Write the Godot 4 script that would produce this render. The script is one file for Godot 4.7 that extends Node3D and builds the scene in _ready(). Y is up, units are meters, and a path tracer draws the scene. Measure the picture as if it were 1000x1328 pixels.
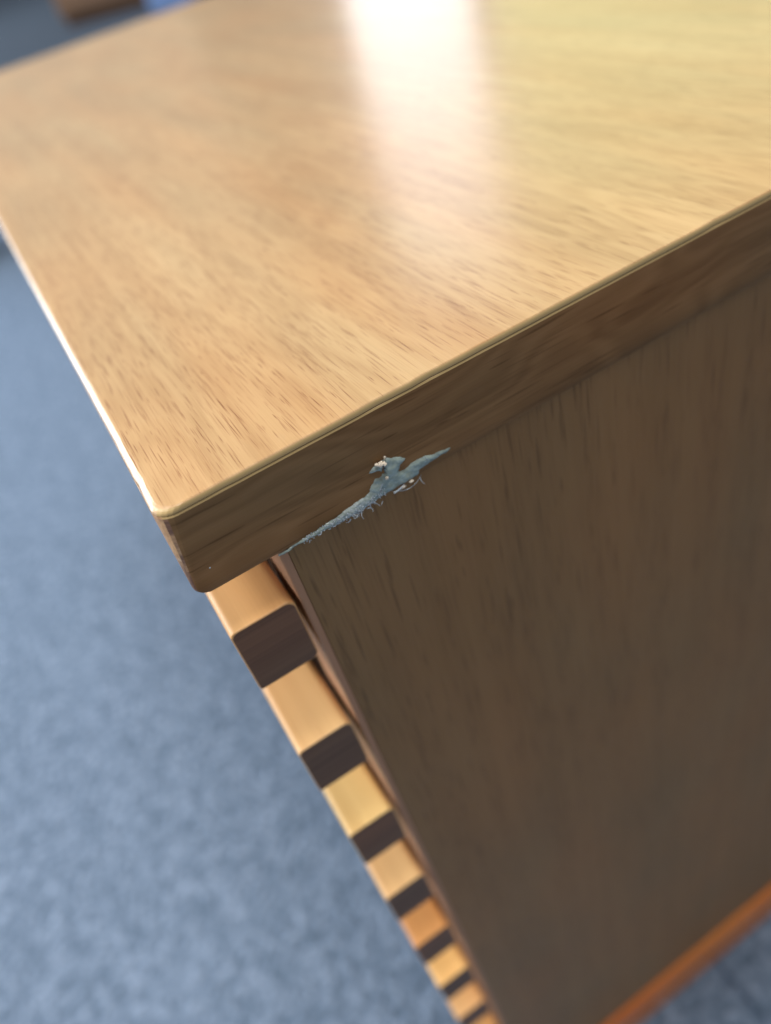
extends Node3D
# Close-up of the front corner of a wooden cabinet on a blue-grey carpet.
# Lengths are worked out in slab units of 11 cm: x along the cabinet's side, y DOWN from the table top, z along its slatted front.

const U := 0.11
const FLOOR := 4.16
const DEEP := 3.6        # size of the cabinet along x
const LONG := 5.45       # size of the cabinet along z
const SLAB := 0.162

var rng := RandomNumberGenerator.new()
var mat := {}

func P(x: float, y: float, z: float) -> Vector3:
	return Vector3(x, FLOOR - y, -z) * U

func D(v: Vector3) -> Vector3:
	return Vector3(v.x, -v.y, -v.z)

# ---------------------------------------------------------------- mesh helpers
# A mesh under construction: triangles in slab units, turned so that they face "out".
class Shape:
	var tools := {}
	var maps := {}
	func tool(s: int) -> SurfaceTool:
		if not tools.has(s):
			var t := SurfaceTool.new()
			t.begin(Mesh.PRIMITIVE_TRIANGLES)
			tools[s] = t
		return tools[s]

func put(sh: Shape, s: int, pts: Array, out: Vector3, uvs: Array, normals: Array = [], cols: Array = []) -> void:
	# convex polygon pts (slab units) as a fan; "out" in slab units
	var t := sh.tool(s)
	var w: Array = []
	for p in pts:
		w.append(P(p.x, p.y, p.z))
	var o := D(out)
	for i in range(1, pts.size() - 1):
		var n: Vector3 = (w[i] - w[0]).cross(w[i + 1] - w[0])
		if n.length_squared() < 1e-18:
			continue
		var order := [0, i, i + 1] if n.dot(o) < 0.0 else [0, i + 1, i]
		n = n.normalized() * (1.0 if n.dot(o) > 0.0 else -1.0)
		for k in order:
			if cols.size():
				t.set_color(cols[k])
			t.set_normal(D(normals[k]) if normals.size() else n)
			t.set_uv(uvs[k])
			t.add_vertex(w[k])

func commit(sh: Shape) -> ArrayMesh:
	var m := ArrayMesh.new()
	var keys := sh.tools.keys()
	keys.sort()
	for k in keys:
		sh.tools[k].commit(m)
	return m

func show_mesh(called: String, m: Mesh, mats: Array, parent: Node) -> MeshInstance3D:
	var o := MeshInstance3D.new()
	o.name = called
	o.mesh = m
	for i in mats.size():
		o.set_surface_override_material(i, mats[i])
	o.cast_shadow = GeometryInstance3D.SHADOW_CASTING_SETTING_ON
	parent.add_child(o, true)
	return o

func obj(called: String, sh: Shape, mats: Array, parent: Node) -> MeshInstance3D:
	return show_mesh(called, commit(sh), mats, parent)

# texture place of a point on a face with that normal; the grain runs along axis "grain"; size = what one texture covers (across, along)
func grain_uv(p: Vector3, n: Vector3, grain: int, size: Vector2, shift: Vector2 = Vector2.ZERO) -> Vector2:
	var a := n.abs()
	var d := 0
	if a.y > a.x and a.y > a.z:
		d = 1
	elif a.z > a.x:
		d = 2
	var g := grain
	if d == grain:
		g = (grain + 1) % 3
	var across := 3 - d - g
	return Vector2(p[across] / size.x, p[g] / size.y) + shift

func round_rect(x0: float, y0: float, x1: float, y1: float, r: Array, seg := 6) -> PackedVector2Array:
	# corners in the order (x0,y0), (x1,y0), (x1,y1), (x0,y1)
	var out := PackedVector2Array()
	var c := [Vector2(x0 + r[0], y0 + r[0]), Vector2(x1 - r[1], y0 + r[1]), Vector2(x1 - r[2], y1 - r[2]), Vector2(x0 + r[3], y1 - r[3])]
	for k in 4:
		for i in seg + 1:
			var a := PI + k * PI / 2 + i * PI / 2 / seg
			out.append(c[k] + Vector2(cos(a), sin(a)) * r[k])
	return out

# A bar with that cross-section, from t0 to t1 along axis; both ends bevelled. axis 2: section is (x, y); axis 1: (x, z); axis 0: (z, y)
func bar(sec: PackedVector2Array, axis: int, t0: float, t1: float, bevel: float, grain: int, size: Vector2, shift := Vector2.ZERO, end_surface := 0) -> Shape:
	var sh := Shape.new()
	var mid := Vector2.ZERO
	for q in sec:
		mid += q
	mid /= sec.size()
	var at := func(q: Vector2, t: float) -> Vector3:
		if axis == 2:
			return Vector3(q.x, q.y, t)
		if axis == 1:
			return Vector3(q.x, t, q.y)
		return Vector3(t, q.y, q.x)
	var shrunk := PackedVector2Array()
	for q in sec:
		var d: Vector2 = q - mid
		shrunk.append(mid + Vector2(d.x - signf(d.x) * minf(absf(d.x), bevel), d.y - signf(d.y) * minf(absf(d.y), bevel)))
	var rings := [[shrunk, t0], [sec, t0 + bevel], [sec, t1 - bevel], [shrunk, t1]]
	# softer bevel: one step in between
	var half := PackedVector2Array()
	for i in sec.size():
		half.append(sec[i].lerp(shrunk[i], 0.3))
	rings.insert(1, [half, t0 + bevel * 0.3])
	rings.insert(4, [half, t1 - bevel * 0.3])
	var n := sec.size()
	for k in rings.size() - 1:
		for i in n:
			var j := (i + 1) % n
			var pts := [at.call(rings[k][0][i], rings[k][1]), at.call(rings[k][0][j], rings[k][1]), at.call(rings[k + 1][0][j], rings[k + 1][1]), at.call(rings[k + 1][0][i], rings[k + 1][1])]
			var m2: Vector2 = (sec[i] + sec[j]) * 0.5 - mid
			var out: Vector3 = at.call(m2, 0.0)
			var e: Vector2 = sec[j] - sec[i]
			var face: Vector3 = at.call(Vector2(e.y, -e.x), 0.0)
			if face.dot(out) < 0.0:
				face = -face
			var uvs := []
			for p in pts:
				uvs.append(grain_uv(p, face, grain, size, shift))
			put(sh, 0, pts, face, uvs)
	for e in 2:
		var ring: Array = rings[0] if e == 0 else rings[rings.size() - 1]
		var out := Vector3.ZERO
		out[axis] = -1.0 if e == 0 else 1.0
		var pts := []
		var uvs := []
		for q in ring[0]:
			var p: Vector3 = at.call(q, ring[1])
			pts.append(p)
			uvs.append(grain_uv(p, out, grain, size, shift))
		put(sh, end_surface, pts, out, uvs)
	return sh

func tag(o: Node, label: String, category: String, group := "", kind := "") -> void:
	if label: o.set_meta("label", label)
	if category: o.set_meta("category", category)
	if group: o.set_meta("group", group)
	if kind: o.set_meta("kind", kind)

# ---------------------------------------------------------------- materials
func noise_bytes(sd: int, w: int, h: int, sw: int, sh: int, freq: float, oct := 3) -> PackedByteArray:
	# noise computed at sw x sh and stretched to w x h: long streaks where sh is much smaller than h
	var f := FastNoiseLite.new()
	f.seed = sd
	f.noise_type = FastNoiseLite.TYPE_SIMPLEX_SMOOTH
	f.frequency = freq
	f.fractal_octaves = oct
	var im := f.get_image(sw, sh, false, false, true)
	im.convert(Image.FORMAT_L8)
	im.resize(w, h, Image.INTERPOLATE_CUBIC)
	return im.get_data()

# Wood whose grain runs down the image. cover: how much it covers (across, along) in slab units.
func wood(sd: int, w: int, h: int, cover: Vector2, dark: Color, light: Color, pore_tint: Color, o: Dictionary) -> Array:
	rng.seed = sd
	var fine := noise_bytes(sd, w, h, w, maxi(4, h / int(o.get("fine", 40))), 0.22, 2)
	var mid := noise_bytes(sd + 1, w, h, w / 2, maxi(4, h / int(o.get("mid", 90))), float(o.get("mid_freq", 0.035)), 3)
	var patch := noise_bytes(sd + 2, w, h, maxi(8, w / 16), maxi(8, h / 16), float(o.get("patch_freq", 0.03)), 3)
	var warm := noise_bytes(sd + 3, w, h, maxi(8, w / 16), maxi(8, h / 24), 0.05, 2)
	var pores := PackedByteArray()
	pores.resize(w * h)
	var sx := w / cover.x
	var sy := h / cover.y
	for k in int(o.get("pores", 0)):
		var px := rng.randi_range(2, w - 4)
		var py := rng.randi_range(0, h - 1)
		# pores gather where the wood is dark
		if mid[py * w + px] > 70 + rng.randi_range(0, 180):
			continue
		var ln := maxi(2, int(rng.randf_range(o.pore_len[0], o.pore_len[1]) * sy))
		var strength := rng.randf_range(0.25, 1.0)
		strength *= strength
		var wide := rng.randf_range(o.pore_wide[0], o.pore_wide[1]) * sx * (0.6 + 0.6 * strength)
		var lean := rng.randf_range(-0.4, 0.4) * sx / sy * 0.06
		for j in ln:
			var y := py + j
			if y >= h:
				break
			var t := sin(PI * (j + 0.5) / ln)
			var c := px + lean * j
			var hw := wide * 0.5 * (0.4 + 0.6 * t)
			var x0 := int(floor(c - hw))
			var x1 := int(ceil(c + hw))
			for x in range(maxi(0, x0), mini(w - 1, x1) + 1):
				var cov := clampf(minf(x + 1.0, c + hw) - maxf(float(x), c - hw), 0.0, 1.0)
				var v := int(255.0 * strength * cov * (0.5 + 0.5 * t))
				var at := y * w + x
				if pores[at] < v:
					pores[at] = v
	# colour table: tone 0..255
	var lut := PackedByteArray()
	lut.resize(768)
	for i in 256:
		var c := dark.lerp(light, i / 255.0)
		lut[i * 3] = int(c.r * 255)
		lut[i * 3 + 1] = int(c.g * 255)
		lut[i * 3 + 2] = int(c.b * 255)
	var pr := pore_tint.r8
	var pg := pore_tint.g8
	var pb := pore_tint.b8
	var kf := float(o.get("k_fine", 0.35))
	var km := float(o.get("k_mid", 0.5))
	var kp := float(o.get("k_patch", 0.4))
	var kw := float(o.get("k_warm", 0.06))
	var kpore := float(o.get("k_pore", 0.8)) / 255.0
	var bands := float(o.get("bands", 0.0))
	var kband := float(o.get("k_band", 0.0))
	var out := PackedByteArray()
	out.resize(w * h * 3)
	for y in h:
		var row := y * w
		for x in w:
			var i := row + x
			var t := 128.0 + kf * (fine[i] - 128) + km * (mid[i] - 128) + kp * (patch[i] - 128)
			if bands > 0.0:
				t += kband * sin(x * bands / w + (patch[i] - 128) * 0.11 + (mid[i] - 128) * 0.02)
			var l := clampi(int(t), 0, 255) * 3
			var wv := kw * (warm[i] - 128)
			var q := pores[i] * kpore
			out[i * 3] = clampi(int(lut[l] + wv + (pr - lut[l]) * q), 0, 255)
			out[i * 3 + 1] = clampi(int(lut[l + 1] + (pg - lut[l + 1]) * q), 0, 255)
			out[i * 3 + 2] = clampi(int(lut[l + 2] - wv * 0.5 + (pb - lut[l + 2]) * q), 0, 255)
	var im := Image.create_from_data(w, h, false, Image.FORMAT_RGB8, out)
	for i in pores.size():
		pores[i] = clampi(int(215.0 - 0.8 * pores[i] + 0.22 * (fine[i] - 128) + 0.1 * (mid[i] - 128)), 0, 255)
	var pim := Image.create_from_data(w, h, false, Image.FORMAT_L8, pores)
	return [ImageTexture.create_from_image(im), ImageTexture.create_from_image(pim)]

func varnished(tex: Array, rough: float, coat: float, coat_rough: float, relief := 0.0) -> StandardMaterial3D:
	var m := StandardMaterial3D.new()
	m.albedo_texture = tex[0]
	m.roughness = rough
	if coat > 0.0:
		m.clearcoat_enabled = true
		m.clearcoat = coat
		m.clearcoat_roughness = coat_rough
	if relief > 0.0:
		m.heightmap_enabled = true
		m.heightmap_texture = tex[1]
		m.heightmap_scale = relief
	return m

func plain(c: Color, rough: float) -> StandardMaterial3D:
	var m := StandardMaterial3D.new()
	m.albedo_color = c
	m.roughness = rough
	return m

func make_materials() -> void:
	var t := wood(11, 2048, 2048, Vector2(1.4, 5.45), Color(0.655, 0.515, 0.36), Color(0.865, 0.745, 0.57), Color(0.47, 0.30, 0.18), {
		"pores": 62000, "pore_len": [0.018, 0.085], "pore_wide": [0.0005, 0.0013], "k_pore": 0.85, "k_fine": 0.24, "k_mid": 0.12, "k_patch": 0.36, "fine": 30, "mid": 50, "patch_freq": 0.03, "k_warm": 0.04, "bands": 22.0, "k_band": 20.0})
	mat.top = varnished(t, 0.38, 1.0, 0.22, 0.0025)
	t = wood(23, 512, 2048, Vector2(0.5, 3.8), Color(0.46, 0.345, 0.23), Color(0.67, 0.525, 0.375), Color(0.30, 0.21, 0.13), {
		"pores": 2500, "pore_len": [0.03, 0.12], "pore_wide": [0.0015, 0.003], "k_pore": 0.45, "k_fine": 0.2, "k_mid": 0.38, "k_patch": 0.25, "fine": 60, "mid": 60, "mid_freq": 0.03, "patch_freq": 0.045, "bands": 90.0, "k_band": 26.0})
	mat.edge = varnished(t, 0.5, 0.0, 0.2)
	mat.edge.metallic_specular = 0.25
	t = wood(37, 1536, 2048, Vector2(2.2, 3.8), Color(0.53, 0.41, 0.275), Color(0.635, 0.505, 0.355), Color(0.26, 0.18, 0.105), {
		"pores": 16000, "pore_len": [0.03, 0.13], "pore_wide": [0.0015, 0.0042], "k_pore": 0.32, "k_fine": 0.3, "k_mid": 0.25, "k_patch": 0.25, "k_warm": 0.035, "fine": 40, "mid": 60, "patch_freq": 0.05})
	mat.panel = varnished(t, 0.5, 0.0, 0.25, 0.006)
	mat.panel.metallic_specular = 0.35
	var tones := [[Color(0.74, 0.56, 0.37), Color(0.88, 0.72, 0.51)], [Color(0.79, 0.62, 0.38), Color(0.92, 0.78, 0.53)], [Color(0.70, 0.49, 0.28), Color(0.86, 0.66, 0.42)]]
	for k in 3:
		t = wood(51 + k, 256, 1024, Vector2(0.3, 2.0), tones[k][0], tones[k][1], Color(0.55, 0.35, 0.18), {
			"pores": 500, "pore_len": [0.02, 0.06], "pore_wide": [0.001, 0.002], "k_pore": 0.25, "k_fine": 0.15, "k_mid": 0.4, "k_patch": 0.35})
		mat["slat%d" % k] = varnished(t, 0.45, 0.2, 0.25)
	t = wood(61, 256, 256, Vector2(0.2, 0.2), Color(0.39, 0.295, 0.23), Color(0.50, 0.39, 0.31), Color(0.22, 0.15, 0.13), {
		"pores": 250, "pore_len": [0.03, 0.1], "pore_wide": [0.001, 0.002], "k_pore": 0.4, "k_fine": 0.3, "k_mid": 0.4, "k_patch": 0.3, "fine": 12, "mid": 20})
	mat.end_grain = varnished(t, 0.55, 0.0, 0.2)
	t = wood(71, 256, 1024, Vector2(0.5, 3.0), Color(0.82, 0.45, 0.15), Color(0.95, 0.58, 0.22), Color(0.4, 0.2, 0.1), {
		"pores": 800, "pore_len": [0.03, 0.1], "pore_wide": [0.002, 0.004], "k_pore": 0.4})
	mat.rail = varnished(t, 0.45, 0.3, 0.2)
	# worn arris: patchy, part bare wood, part yellowed varnish
	t = wood(81, 256, 256, Vector2(0.2, 0.2), Color(0.45, 0.31, 0.24), Color(0.86, 0.70, 0.52), Color(0.9, 0.85, 0.78), {
		"pores": 60, "pore_len": [0.003, 0.012], "pore_wide": [0.003, 0.008], "k_pore": 0.7, "k_fine": 0.4, "k_mid": 0.9, "k_patch": 0.9, "fine": 3, "mid": 6, "mid_freq": 0.05, "patch_freq": 0.12})
	mat.worn = varnished(t, 0.5, 0.3, 0.25)
	mat.edging = plain(Color(0.70, 0.54, 0.43), 0.5)
	mat.lip = plain(Color(0.76, 0.665, 0.475), 0.5)
	mat.lip.clearcoat_enabled = true
	mat.lip.clearcoat = 0.12
	mat.lip.clearcoat_roughness = 0.2
	mat.seam = plain(Color(0.47, 0.37, 0.26), 0.8)
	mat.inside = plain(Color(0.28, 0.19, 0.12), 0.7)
	var g := StandardMaterial3D.new()
	g.vertex_color_use_as_albedo = true
	g.transparency = BaseMaterial3D.TRANSPARENCY_ALPHA
	g.roughness = 0.2
	g.metallic_specular = 0.8
	mat.glue = g
	var fl := plain(Color(0.80, 0.86, 0.92), 0.6)
	fl.backlight_enabled = true
	fl.backlight = Color(0.5, 0.52, 0.55)
	mat.fluff = fl
	mat.crumb = plain(Color(0.98, 0.95, 0.90), 0.6)
	mat.brown = plain(Color(0.60, 0.49, 0.41), 0.5)
	mat.brown_dark = plain(Color(0.40, 0.31, 0.26), 0.6)
	mat.charcoal = plain(Color(0.10, 0.11, 0.12), 0.6)
	mat.blue = plain(Color(0.52, 0.68, 0.95), 0.5)
	# carpet: tufts of several blues and greys
	var f := FastNoiseLite.new()
	f.noise_type = FastNoiseLite.TYPE_SIMPLEX_SMOOTH
	f.fractal_octaves = 4
	f.fractal_gain = 0.6
	f.frequency = 0.028
	f.seed = 5
	var a := f.get_seamless_image(512, 512, false, false, 0.1, true)
	a.convert(Image.FORMAT_L8)
	f.seed = 9
	f.frequency = 0.07
	var b := f.get_seamless_image(512, 512, false, false, 0.1, true)
	b.convert(Image.FORMAT_L8)
	var ad := a.get_data()
	var bd := b.get_data()
	var out := PackedByteArray()
	out.resize(512 * 512 * 3)
	for i in 512 * 512:
		var v := 0.5 + ((ad[i] - 128) * 0.8 + (bd[i] - 128) * 1.5) / 255.0
		var c := Color(0.335, 0.41, 0.51).lerp(Color(0.525, 0.605, 0.725), clampf(v, 0, 1))
		out[i * 3] = c.r8
		out[i * 3 + 1] = c.g8
		out[i * 3 + 2] = c.b8
	var ct := ImageTexture.create_from_image(Image.create_from_data(512, 512, false, Image.FORMAT_RGB8, out))
	var cm := StandardMaterial3D.new()
	cm.albedo_texture = ct
	cm.roughness = 1.0
	cm.metallic_specular = 0.1
	cm.heightmap_enabled = true
	cm.heightmap_texture = ImageTexture.create_from_image(b)
	cm.heightmap_scale = 0.3
	mat.carpet = cm

# ---------------------------------------------------------------- the table top: a slab lofted from rounded outlines
func outline(y: float, inset: float, front: float, rc: float) -> Array:
	# points of the slab's outline at depth y; the front leans outwards towards its lower edge
	var x0 := -0.027 - 0.03 * y + front
	# the upright corner is worn round towards the top
	rc = maxf(0.007, 0.033 - 0.18 * y)
	var sec := round_rect(x0, inset, DEEP - inset, LONG - inset, [rc, 0.01, 0.01, rc], 6)
	var pts := []
	for k in sec.size():
		pts.append(Vector3(sec[k].x, y, sec[k].y))
		# extra points along the two edges in view, knocked in a little here and there
		if k == 6:
			for e in 44:
				var t := 0.03 + 1.45 * pow((e + 1) / 45.0, 1.15)
				pts.append(Vector3(t, y, inset + knock(e, y)))
		if k == sec.size() - 1:
			for e in 44:
				var t := 0.04 + 1.45 * pow((44 - e) / 45.0, 1.15)
				pts.append(Vector3(x0 + knock(60 + e, y), y, t))
	return pts

func knock(n: int, y: float) -> float:
	var h := fposmod(sin(n * 12.9898) * 43758.5453, 1.0)
	var on := 1.0 if y < 0.0096 else 0.35
	return on * (0.0009 * h * h + (0.0009 if h > 0.93 else 0.0))

func make_top(cab: Node3D) -> void:
	var top := Node3D.new()
	top.name = "tabletop"
	cab.add_child(top, true)
	var tsize := Vector2(1.4, 5.45)
	# profile: y, inset at the side, inset at the front, corner radius, surface (0 veneer, 1 lip, 2 seam, 3 edge)
	var prof := []
	for k in 6:
		var a := k * PI / 2 / 5
		prof.append([0.009 * (1 - cos(a)), 0.006 - 0.0052 * sin(a), 0.015 - 0.0145 * sin(a), 0.012])
	prof.append([0.0095, 0.0010, 0.0, 0.012])      # seam opens
	prof.append([0.0098, 0.0018, 0.0005, 0.012])
	prof.append([0.0105, 0.0018, 0.0005, 0.012])
	prof.append([0.0107, 0.0014, 0.0, 0.012])      # second, paler line: the bevel of the edging
	prof.append([0.0135, 0.0000, 0.0, 0.012])
	prof.append([0.06, 0.0, 0.0, 0.012])
	prof.append([0.10, 0.0, 0.0, 0.012])
	prof.append([SLAB - 0.022, 0.0, 0.0, 0.012])
	for k in range(1, 7):
		var a := k * PI / 2 / 6
		prof.append([SLAB - 0.022 + 0.022 * sin(a), 0.003 * (1 - cos(a)), 0.022 * (1 - cos(a)), 0.014])
	var rings := []
	for q in prof:
		rings.append(outline(q[0], q[1], q[2], q[3]))
	var n: int = rings[0].size()
	var veneer := Shape.new()
	var band := Shape.new()
	var lip := Shape.new()
	var uvs := []
	for p in rings[0]:
		uvs.append(Vector2(p.x / tsize.x + 0.05, p.z / tsize.y))
	var hub := Vector3(DEEP / 2, 0, LONG / 2)
	for i in n:
		var j := (i + 1) % n
		put(veneer, 0, [hub, rings[0][i], rings[0][j]], Vector3(0, -1, 0), [Vector2(hub.x / tsize.x + 0.05, hub.z / tsize.y), uvs[i], uvs[j]])
	var centre := Vector3(DEEP / 2, SLAB / 2, LONG / 2)
	for k in rings.size() - 1:
		for i in n:
			var j := (i + 1) % n
			var pts := [rings[k][i], rings[k][j], rings[k + 1][j], rings[k + 1][i]]
			var e: Vector3 = rings[k][j] - rings[k][i]
			var side := Vector3(e.z, 0, -e.x).normalized()
			var mid: Vector3 = (pts[0] + pts[1]) * 0.5 - centre
			if side.dot(mid) < 0:
				side = -side
			var near := i < 6        # the arc of the near front corner
			var uv2 := []
			if k < 5:
				for p in pts:
					uv2.append(Vector2(p.x / tsize.x + 0.05, p.z / tsize.y))
				put(lip if k > 1 and side.z < -0.5 else veneer, 0, pts, side + Vector3(0, -0.5, 0), uv2)
				continue
			var shift := Vector2(0.07, 0.05) if absf(side.z) > 0.708 else Vector2(0.37, 0.5)
			for p in pts:
				uv2.append(grain_uv(p, side, 0 if absf(side.z) > 0.708 else 2, Vector2(0.5, 3.8), shift))
			var s := 3
			if k < 8:
				s = 1
			elif k < 10 and absf(side.z) > 0.5:
				s = 0
			if k >= 9 and i < 3:
				s = 2
				for q in 4:
					uv2[q] = Vector2((i + (1 if q == 1 or q == 2 else 0)) * 0.02, pts[q].y / 0.2)
			elif s == 3 and side.x < -0.5:
				s = 2
				for q in 4:
					uv2[q] = Vector2(pts[q].y / 0.2, pts[q].z / 0.4)
			put(band, s, pts, side + Vector3(0, 0.3 if k > 13 else 0.0, 0), uv2)
	uvs = []
	var last: Array = rings[rings.size() - 1]
	for p in last:
		uvs.append(Vector2(p.x / 2.0, p.z / 4.0))
	for i in n:
		var j := (i + 1) % n
		put(band, 3, [Vector3(DEEP / 2, SLAB, LONG / 2), last[i], last[j]], Vector3(0, 1, 0), [Vector2(0.9, 0.7), uvs[i], uvs[j]])
	obj("top_veneer", veneer, [mat.top], top)
	obj("veneer_lip", lip, [mat.lip], top)
	obj("edge_band", band, [mat.lip, mat.seam, mat.worn, mat.edge], top)

# ---------------------------------------------------------------- dried glue over the joint
func distance_in(poly: PackedVector2Array, p: Vector2) -> float:
	var d := 1e9
	for i in poly.size():
		var q := Geometry2D.get_closest_point_to_segment(p, poly[i], poly[(i + 1) % poly.size()])
		d = minf(d, q.distance_to(p))
	return d if Geometry2D.is_point_in_polygon(p, poly) else -d

func make_glue(cab: Node3D) -> void:
	var raw := [
		0.100, 0.164, 0.139, 0.160, 0.172, 0.157, 0.197, 0.154, 0.224, 0.149, 0.245, 0.146, 0.266, 0.141, 0.270, 0.132, 0.281, 0.124, 0.292, 0.125,
		0.294, 0.121, 0.288, 0.1135, 0.270, 0.112, 0.279, 0.103, 0.292, 0.100, 0.298, 0.100, 0.309, 0.099, 0.327, 0.108, 0.339, 0.119,
		0.328, 0.128, 0.322, 0.136, 0.332, 0.136, 0.351, 0.131, 0.372, 0.132, 0.384, 0.137, 0.418, 0.144, 0.415, 0.148, 0.389, 0.152,
		0.369, 0.154, 0.355, 0.154, 0.352, 0.162, 0.330, 0.163, 0.304, 0.163, 0.283, 0.163, 0.270, 0.166, 0.248, 0.169, 0.227, 0.169,
		0.206, 0.168, 0.178, 0.167, 0.154, 0.165, 0.122, 0.166, 0.099, 0.168]
	var poly := PackedVector2Array()
	for i in range(0, raw.size(), 2):
		poly.append(Vector2(raw[i], raw[i + 1]))
	var f := FastNoiseLite.new()
	f.seed = 3
	f.frequency = 60.0
	f.fractal_octaves = 3
	var step := 0.0022
	var nx := int(0.34 / step)
	var ny := int(0.085 / step)
	var sd := PackedFloat32Array()
	sd.resize((nx + 1) * (ny + 1))
	for j in ny + 1:
		for i in nx + 1:
			var p := Vector2(0.09 + i * step, 0.09 + j * step)
			sd[j * (nx + 1) + i] = distance_in(poly, p) + 0.0009 * f.get_noise_2d(p.x * 3.0, p.y * 3.0)
	var high := func(p: Vector2, d: float) -> float:
		var h := 0.0065 * (1.0 - exp(-d / 0.004)) + 0.003 * f.get_noise_2d(p.x * 0.8, p.y * 0.8)
		var crack := Geometry2D.get_closest_point_to_segment(p, Vector2(0.301, 0.106), Vector2(0.298, 0.121)).distance_to(p)
		if crack < 0.003:
			h -= 0.004
		return h - 0.002
	var tint := func(p: Vector2) -> Color:
		var frost := clampf(1.0 - absf(p.x - 0.235) / 0.06, 0.0, 1.0)
		frost = clampf(frost * 0.7 + 0.75 * f.get_noise_2d(p.x * 2.6 + 7.0, p.y * 2.6) + 0.1, 0.0, 1.0)
		var c := Color(0.40, 0.54, 0.54, 0.72).lerp(Color(0.26, 0.35, 0.35, 0.6), clampf(0.5 + 1.3 * f.get_noise_2d(p.x * 0.7 + 3.0, p.y * 1.6), 0.0, 1.0)).lerp(Color(0.68, 0.80, 0.86, 0.97), frost * frost)
		if Geometry2D.get_closest_point_to_segment(p, Vector2(0.301, 0.106), Vector2(0.298, 0.121)).distance_to(p) < 0.0026:
			c = Color(0.03, 0.045, 0.05, 1.0)
		return c
	var st := SurfaceTool.new()
	st.begin(Mesh.PRIMITIVE_TRIANGLES)
	st.set_smooth_group(0)
	for j in ny:
		for i in nx:
			var c := [Vector2i(i, j), Vector2i(i + 1, j), Vector2i(i + 1, j + 1), Vector2i(i, j + 1)]
			var v := []
			for k in 4:
				v.append(sd[c[k].y * (nx + 1) + c[k].x])
			if v.max() <= 0.0:
				continue
			var pts := []
			var ds := []
			for k in 4:
				var a: float = v[k]
				var b: float = v[(k + 1) % 4]
				var pa := Vector2(0.09 + c[k].x * step, 0.09 + c[k].y * step)
				var pb := Vector2(0.09 + c[(k + 1) % 4].x * step, 0.09 + c[(k + 1) % 4].y * step)
				if a > 0.0:
					pts.append(pa)
					ds.append(a)
				if (a > 0.0) != (b > 0.0):
					pts.append(pa.lerp(pb, a / (a - b)))
					ds.append(0.0)
			for k in range(1, pts.size() - 1):
				for q in [0, k, k + 1]:
					st.set_color(tint.call(pts[q]))
					st.add_vertex(P(pts[q].x, pts[q].y, -high.call(pts[q], ds[q])))
	st.generate_normals()
	var glue := show_mesh("dried_glue", st.commit(), [mat.glue], cab)
	tag(glue, "smear of dried bluish glue over the joint under the table edge", "")
	# fluff caught in the glue
	rng.seed = 8
	var fl := SurfaceTool.new()
	fl.begin(Mesh.PRIMITIVE_TRIANGLES)
	for k in 15:
		var x := rng.randf_range(0.215, 0.285)
		var y := 0.164 + rng.randf_range(-0.004, 0.005)
		strand(fl, Vector3(x, y, -0.004), Vector3(rng.randf_range(-1.0, 1.2), rng.randf_range(-0.2, 0.8), rng.randf_range(-0.8, -0.2)), rng.randf_range(0.006, 0.018), 0.0008)
	for k in 170:
		var x := rng.randf_range(0.14, 0.29)
		var y := 0.157 + rng.randf_range(-0.006, 0.007) - maxf(0.0, x - 0.24) * 0.15
		strand(fl, Vector3(x, y, -0.005), Vector3(rng.randf_range(-0.6, 1.0), rng.randf_range(-0.5, 0.5), rng.randf_range(-0.8, -0.1)), rng.randf_range(0.0015, 0.005), 0.0011)
	strand(fl, Vector3(0.352, 0.164, -0.003), Vector3(-0.2, 0.8, -0.4), 0.014, 0.0009)
	strand(fl, Vector3(0.31, 0.166, -0.003), Vector3(1.0, 0.35, -0.4), 0.05, 0.0008)
	strand(fl, Vector3(0.371, 0.140, -0.004), Vector3(-0.15, -1.0, -0.3), 0.016, 0.0009)
	strand(fl, Vector3(0.302, 0.164, -0.005), Vector3(1.0, -0.15, -0.3), 0.022, 0.0022)
	strand(fl, Vector3(0.281, 0.145, -0.006), Vector3(0.6, -1.0, -0.2), 0.018, 0.0012)
	fl.generate_normals()
	var fm := show_mesh("fluff", fl.commit(), [mat.fluff], glue)
	fm.set_meta("kind", "stuff")
	# white crumb, the flakes beside it and specks of dust
	var cr := SurfaceTool.new()
	cr.begin(Mesh.PRIMITIVE_TRIANGLES)
	pebble(cr, Vector3(0.294, 0.0995, -0.007), Vector3(0.0065, 0.0045, 0.004))
	pebble(cr, Vector3(0.300, 0.1015, -0.008), Vector3(0.004, 0.004, 0.004))
	pebble(cr, Vector3(0.288, 0.0985, -0.005), Vector3(0.003, 0.003, 0.003))
	pebble(cr, Vector3(0.305, 0.0955, -0.003), Vector3(0.002, 0.0035, 0.002))
	pebble(cr, Vector3(0.297, 0.128, -0.008), Vector3(0.003, 0.003, 0.003))
	pebble(cr, Vector3(0.335, 0.160, -0.006), Vector3(0.005, 0.0016, 0.002))
	pebble(cr, Vector3(0.318, 0.1625, -0.006), Vector3(0.006, 0.002, 0.002))
	cr.generate_normals()
	var crumb := show_mesh("white_crumb", cr.commit(), [mat.crumb], glue)
	tag(crumb, "white crumb stuck at the top of the glue", "")

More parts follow.
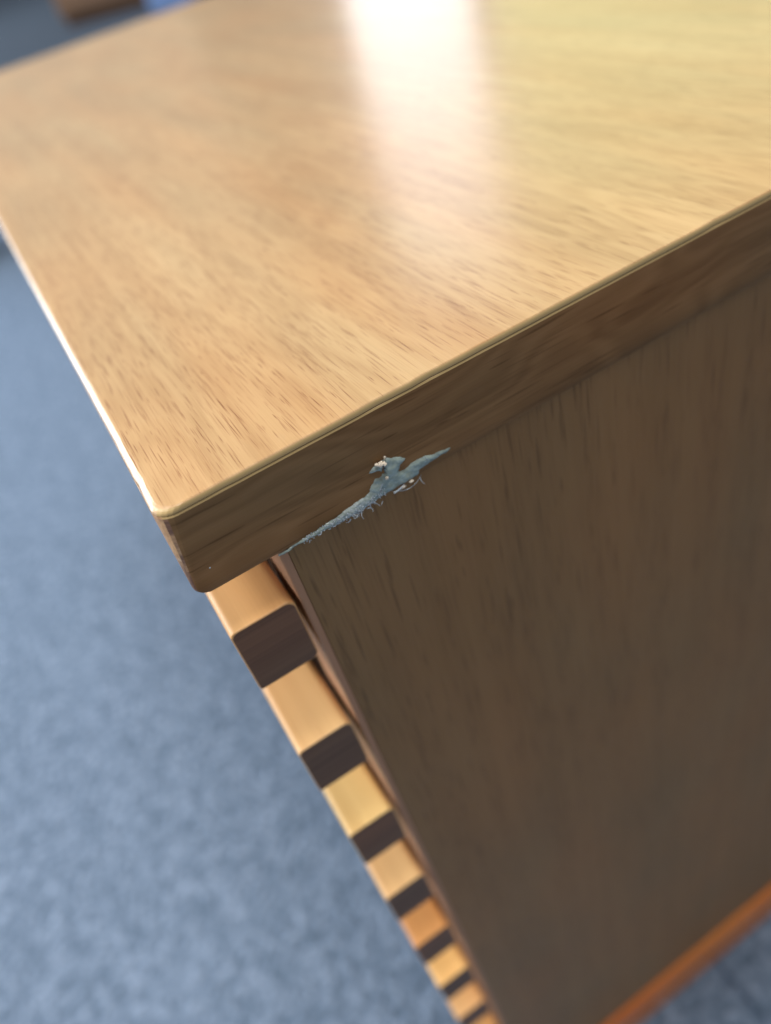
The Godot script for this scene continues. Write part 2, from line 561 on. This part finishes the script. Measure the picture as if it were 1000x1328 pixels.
func strand(st: SurfaceTool, at: Vector3, dir: Vector3, length: float, r: float) -> void:
	var steps := 7
	var d := dir.normalized()
	var bend := Vector3(rng.randf_range(-1, 1), rng.randf_range(-1, 1), rng.randf_range(-0.5, 0.5)) * 1.3
	var p := at
	var prev: Array = []
	for k in steps + 1:
		var side := d.cross(Vector3(0.3, 0.2, 1.0)).normalized()
		var up := side.cross(d).normalized()
		var ring: Array = []
		var rr := r * (1.0 - 0.7 * k / steps)
		for q in 4:
			var a := q * PI / 2
			ring.append(p + (side * cos(a) + up * sin(a)) * rr)
		if prev.size():
			for q in 4:
				var e := (q + 1) % 4
				for v in [prev[q], ring[q], ring[e], prev[q], ring[e], prev[e]]:
					st.add_vertex(P(v.x, v.y, v.z))
		prev = ring
		p += d * length / steps
		d = (d + bend / steps * 2.0).normalized()

func pebble(st: SurfaceTool, c: Vector3, r: Vector3) -> void:
	var at := func(i: int, j: int) -> Vector3:
		var a := TAU * (i % 7) / 7
		var b := PI * j / 5 - PI / 2
		var k := 1.0 + 0.28 * sin((i % 7) * 2.3 + j * 1.7 + c.x * 900.0)
		return c + Vector3(cos(a) * cos(b) * r.x, sin(a) * cos(b) * r.y, sin(b) * r.z) * k
	for i in 7:
		for j in 5:
			var q := [at.call(i, j), at.call(i + 1, j), at.call(i + 1, j + 1), at.call(i, j + 1)]
			for k in [0, 1, 2, 0, 2, 3]:
				st.add_vertex(P(q[k].x, q[k].y, q[k].z))

# ---------------------------------------------------------------- cabinet
func make_cabinet() -> void:
	var cab := Node3D.new()
	cab.name = "wooden_cabinet"
	add_child(cab)
	tag(cab, "pale wooden cabinet with slatted front and glue smear under its table edge, on blue-grey carpet", "cabinet")
	make_top(cab)
	var sq := func(a: float, b: float, c: float, d: float, r: float) -> PackedVector2Array:
		return round_rect(a, b, c, d, [r, r, r, r], 4)
	# side panels: section (x, z), along y
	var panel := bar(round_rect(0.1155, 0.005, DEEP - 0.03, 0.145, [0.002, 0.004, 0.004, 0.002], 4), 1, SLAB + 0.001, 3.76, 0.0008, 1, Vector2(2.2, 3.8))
	obj("side_panel", panel, [mat.panel], cab)
	obj("panel_edging", bar(round_rect(0.101, 0.0046, 0.115, 0.147, [0.006, 0.001, 0.001, 0.006], 4), 1, SLAB + 0.001, 3.76, 0.0008, 1, Vector2(0.3, 2.0)), [mat.edging], cab)
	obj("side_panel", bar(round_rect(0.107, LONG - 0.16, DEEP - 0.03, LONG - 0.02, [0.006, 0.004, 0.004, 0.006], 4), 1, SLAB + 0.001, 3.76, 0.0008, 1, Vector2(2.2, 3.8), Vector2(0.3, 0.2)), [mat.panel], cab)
	obj("back_panel", bar(sq.call(DEEP - 0.13, 0.147, DEEP - 0.035, LONG - 0.162, 0.004), 1, SLAB + 0.001, 3.76, 0.001, 1, Vector2(2.2, 3.8)), [mat.panel], cab)
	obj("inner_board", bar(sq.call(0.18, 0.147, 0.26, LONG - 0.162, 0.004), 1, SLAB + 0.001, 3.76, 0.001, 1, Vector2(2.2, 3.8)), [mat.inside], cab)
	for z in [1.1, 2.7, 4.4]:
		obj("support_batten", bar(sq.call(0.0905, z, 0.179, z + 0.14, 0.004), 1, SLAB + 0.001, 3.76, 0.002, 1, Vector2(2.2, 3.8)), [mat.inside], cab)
	# base rails below the panels
	obj("base_rail", bar(round_rect(-0.018, 3.762, 0.15, FLOOR, [0.07, 0.004, 0.004, 0.02], 7), 0, 0.06, DEEP - 0.03, 0.006, 0, Vector2(0.5, 3.0)), [mat.rail], cab)
	obj("base_rail", bar(round_rect(LONG - 0.165, 3.763, LONG - 0.01, FLOOR, [0.02, 0.006, 0.004, 0.004], 4), 0, 0.06, DEEP - 0.03, 0.006, 0, Vector2(0.5, 3.0)), [mat.rail], cab)
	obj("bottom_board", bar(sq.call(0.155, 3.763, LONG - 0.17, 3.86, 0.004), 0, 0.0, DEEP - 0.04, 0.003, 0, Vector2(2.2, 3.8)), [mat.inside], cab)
	# slats along the front
	rng.seed = 4
	var meshes := []
	for k in 2:
		var s := bar(round_rect(-0.024, 0.0, 0.090, 0.148, [0.011, 0.016, 0.012, 0.006], 6), 2, 0.004, LONG - 0.06, 0.0025, 2, Vector2(0.3, 2.0), Vector2(0.31 * k + 0.2, 0.2 * k + 0.2), 1)
		meshes.append(commit(s))
	var order := [0, 0, 1, 0, 2, 1, 0, 2, 1, 0]
	for k in 10:
		var y := 0.262 + 0.3535 * k
		var o := show_mesh("slat" if k == 0 else "slat_%03d" % k, meshes[k % 2], [mat["slat%d" % order[k]], mat.end_grain], cab)
		o.position = Vector3(rng.randf_range(-0.002, 0.002), -y, 0) * U
	make_glue(cab)
	# a speck of dust on the shaded side
	rng.seed = 12
	var du := SurfaceTool.new()
	du.begin(Mesh.PRIMITIVE_TRIANGLES)
	pebble(du, Vector3(0.004, 0.119, 0.0), Vector3(0.0014, 0.0014, 0.0012))
	du.generate_normals()
	var dust := show_mesh("dust", du.commit(), [mat.fluff], cab)
	dust.set_meta("kind", "stuff")

# ---------------------------------------------------------------- room
func make_carpet() -> void:
	var sh := Shape.new()
	var a := Vector2(-60, -40)
	var b := Vector2(90, 190)
	# two widths that meet in a seam running the same way as the cabinet's front
	var cut := [[a.x, 0.0], [1.23, 0.0], [1.25, 0.025], [1.262, 0.025], [1.28, 0.0], [b.x, 0.0]]
	for k in cut.size() - 1:
		var pts := [Vector3(cut[k][0], FLOOR + cut[k][1], a.y), Vector3(cut[k + 1][0], FLOOR + cut[k + 1][1], a.y), Vector3(cut[k + 1][0], FLOOR + cut[k + 1][1], b.y), Vector3(cut[k][0], FLOOR + cut[k][1], b.y)]
		var uvs := []
		for p in pts:
			uvs.append(Vector2(p.x, p.z) / 3.0)
		put(sh, 0, pts, Vector3(0, -1, 0), uvs)
	var o := obj("carpet", sh, [mat.carpet], self)
	tag(o, "mottled blue-grey carpet under the wooden cabinet", "carpet", "", "structure")

func block(size: Vector3, r: float, m: Material, called: String, parent: Node, at: Vector3) -> MeshInstance3D:
	# a box in metres with softened upright edges, standing on "at"
	var st := SurfaceTool.new()
	st.begin(Mesh.PRIMITIVE_TRIANGLES)
	var sec := round_rect(-size.x / 2, -size.z / 2, size.x / 2, size.z / 2, [r, r, r, r], 4)
	var n := sec.size()
	var ring := [[0.0, 0.0], [size.y - r * 0.6, 0.0], [size.y, -r * 0.6]]
	for k in ring.size() - 1:
		for i in n:
			var j := (i + 1) % n
			var q := []
			for c in [[k, i], [k, j], [k + 1, j], [k + 1, i]]:
				var v: Vector2 = sec[c[1]]
				var d: float = ring[c[0]][1]
				q.append(Vector3(v.x + signf(v.x) * d, ring[c[0]][0], v.y + signf(v.y) * d))
			for e in [0, 1, 2, 0, 2, 3]:
				st.add_vertex(q[e])
	for i in range(1, n - 1):
		for e in [0, i, i + 1]:
			st.add_vertex(Vector3(sec[e].x - signf(sec[e].x) * r * 0.6, size.y, sec[e].y - signf(sec[e].y) * r * 0.6))
	st.generate_normals()
	var o := show_mesh(called, st.commit(), [m], parent)
	o.position = at
	return o

func make_background() -> void:
	# brown cupboard far across the carpet
	var c := Node3D.new()
	c.name = "brown_cupboard"
	add_child(c)
	c.position = P(9.13, FLOOR, 59.8)
	c.rotation.y = deg_to_rad(-40.0)
	tag(c, "brown wooden cupboard standing far off on the carpet behind the cabinet's far edge", "cupboard")
	block(Vector3(1.5, 0.06, 0.46), 0.01, mat.brown_dark, "plinth", c, Vector3(0.76, 0, -0.26))
	block(Vector3(1.52, 0.8, 0.5), 0.012, mat.brown, "body", c, Vector3(0.76, 0.06, -0.25))
	for k in 2:
		var d := block(Vector3(0.72, 0.72, 0.02), 0.005, mat.brown, "door" if k == 0 else "door_001", c, Vector3(0.39 + 0.74 * k, 0.1, 0.011))
		block(Vector3(0.02, 0.12, 0.02), 0.005, mat.charcoal, "handle", d, Vector3(0.3 - 0.6 * k, 0.34, 0.02))
	# blue box in front of it
	var b := Node3D.new()
	b.name = "blue_box"
	add_child(b)
	b.position = P(14.5, FLOOR, 51.5)
	b.rotation.y = deg_to_rad(-40.0)
	tag(b, "bright blue box on the carpet in front of the far brown cupboard", "box")
	block(Vector3(0.3, 0.16, 0.22), 0.02, mat.blue, "body", b, Vector3.ZERO)
	block(Vector3(0.32, 0.03, 0.24), 0.02, mat.blue, "lid", b, Vector3(0, 0.16, 0))
	# dark bin at the left, partly hidden by the table top
	var w := Node3D.new()
	w.name = "dark_bin"
	add_child(w)
	w.position = P(-1.75, FLOOR, 18.2)
	tag(w, "black round bin on the carpet at the left, just beyond the table's front edge", "bin")
	var body := CylinderMesh.new()
	body.bottom_radius = 0.125
	body.top_radius = 0.15
	body.height = 0.30
	body.radial_segments = 40
	var bo := show_mesh("body", body, [mat.charcoal], w)
	bo.position.y = 0.15
	var rim := TorusMesh.new()
	rim.inner_radius = 0.142
	rim.outer_radius = 0.156
	var ro := show_mesh("rim", rim, [mat.charcoal], w)
	ro.position.y = 0.30

func area(called: String, at: Vector3, look: Vector3, size: Vector2, energy: float, c: Color) -> void:
	var l := AreaLight3D.new()
	l.name = called
	l.area_size = size * U
	l.area_normalize_energy = false
	l.light_energy = energy
	l.light_color = c
	l.area_range = 40.0
	l.shadow_enabled = true
	add_child(l)
	l.look_at_from_position(P(at.x, at.y, at.z), P(look.x, look.y, look.z), Vector3.UP)

func _ready() -> void:
	var cam := Camera3D.new()
	cam.name = "camera"
	var look := CameraAttributesPhysical.new()
	look.frustum_focal_length = 35.0 / (2.0 * tan(deg_to_rad(68.276 / 2)))
	look.exposure_aperture = 7.8
	look.frustum_focus_distance = 1.09 * U
	cam.attributes = look
	cam.keep_aspect = Camera3D.KEEP_HEIGHT
	cam.fov = 68.276
	cam.near = 0.005
	cam.far = 100.0
	cam.transform = Transform3D(Basis(Vector3(0.84302166, -0.2307251, 0.48588106), Vector3(0.48395244, 0.71959482, -0.49796921), Vector3(-0.23474349, 0.65494216, 0.718294)).orthonormalized(), P(0.00087, -0.58698, -0.85726))
	add_child(cam)
	cam.current = true
	var env := Environment.new()
	env.background_mode = Environment.BG_COLOR
	env.background_color = Color(0.57, 0.545, 0.51)
	env.tonemap_mode = Environment.TONE_MAPPER_LINEAR
	env.tonemap_exposure = 1.0
	env.sdfgi_enabled = true
	env.ssao_enabled = true
	env.ssil_enabled = true
	var we := WorldEnvironment.new()
	we.name = "environment"
	we.environment = env
	add_child(we)
	# the tall window whose reflection lies on the table top
	area("window_light", Vector3(16.2, -7.0, 27.8), Vector3(1.4, 0, 1.7), Vector2(4.6, 14.5), 0.54, Color(0.96, 0.97, 1.0))
	# yellow-green daylight beside it, a paler wall to its left
	area("garden_light", Vector3(23.6, -7.5, 21.3), Vector3(1.4, 0, 1.0), Vector2(14.4, 13.0), 0.21, Color(0.88, 0.98, 0.64))
	area("wall_light", Vector3(1.5, -7.5, 30.0), Vector3(0.6, 0, 1.5), Vector2(15.0, 14.0), 0.06, Color(1.0, 0.92, 0.82))
	# wide daylight high on the slatted side
	area("daylight", Vector3(-19.0, -22.0, 10.5), Vector3(0, 0, 2), Vector2(16, 16), 3.8, Color(1.0, 0.97, 0.92))
	# lower window on the slatted side
	area("side_window_light", Vector3(-18.0, -5.5, 26.0), Vector3(0, 1, 2), Vector2(22, 13), 2.3, Color(0.96, 0.98, 1.0))
	# ceiling panel above the near end
	area("ceiling_light", Vector3(5.0, -36.0, -2.0), Vector3(3.0, 0, 0.5), Vector2(14, 14), 4.2, Color(1.0, 0.97, 0.93))
	area("far_ceiling_light", Vector3(-28.0, -30.0, 75.0), Vector3(5.0, 4.0, 70.0), Vector2(24, 24), 2.6, Color(1.0, 0.96, 0.9))
	make_materials()
	make_carpet()
	make_cabinet()
	make_background()
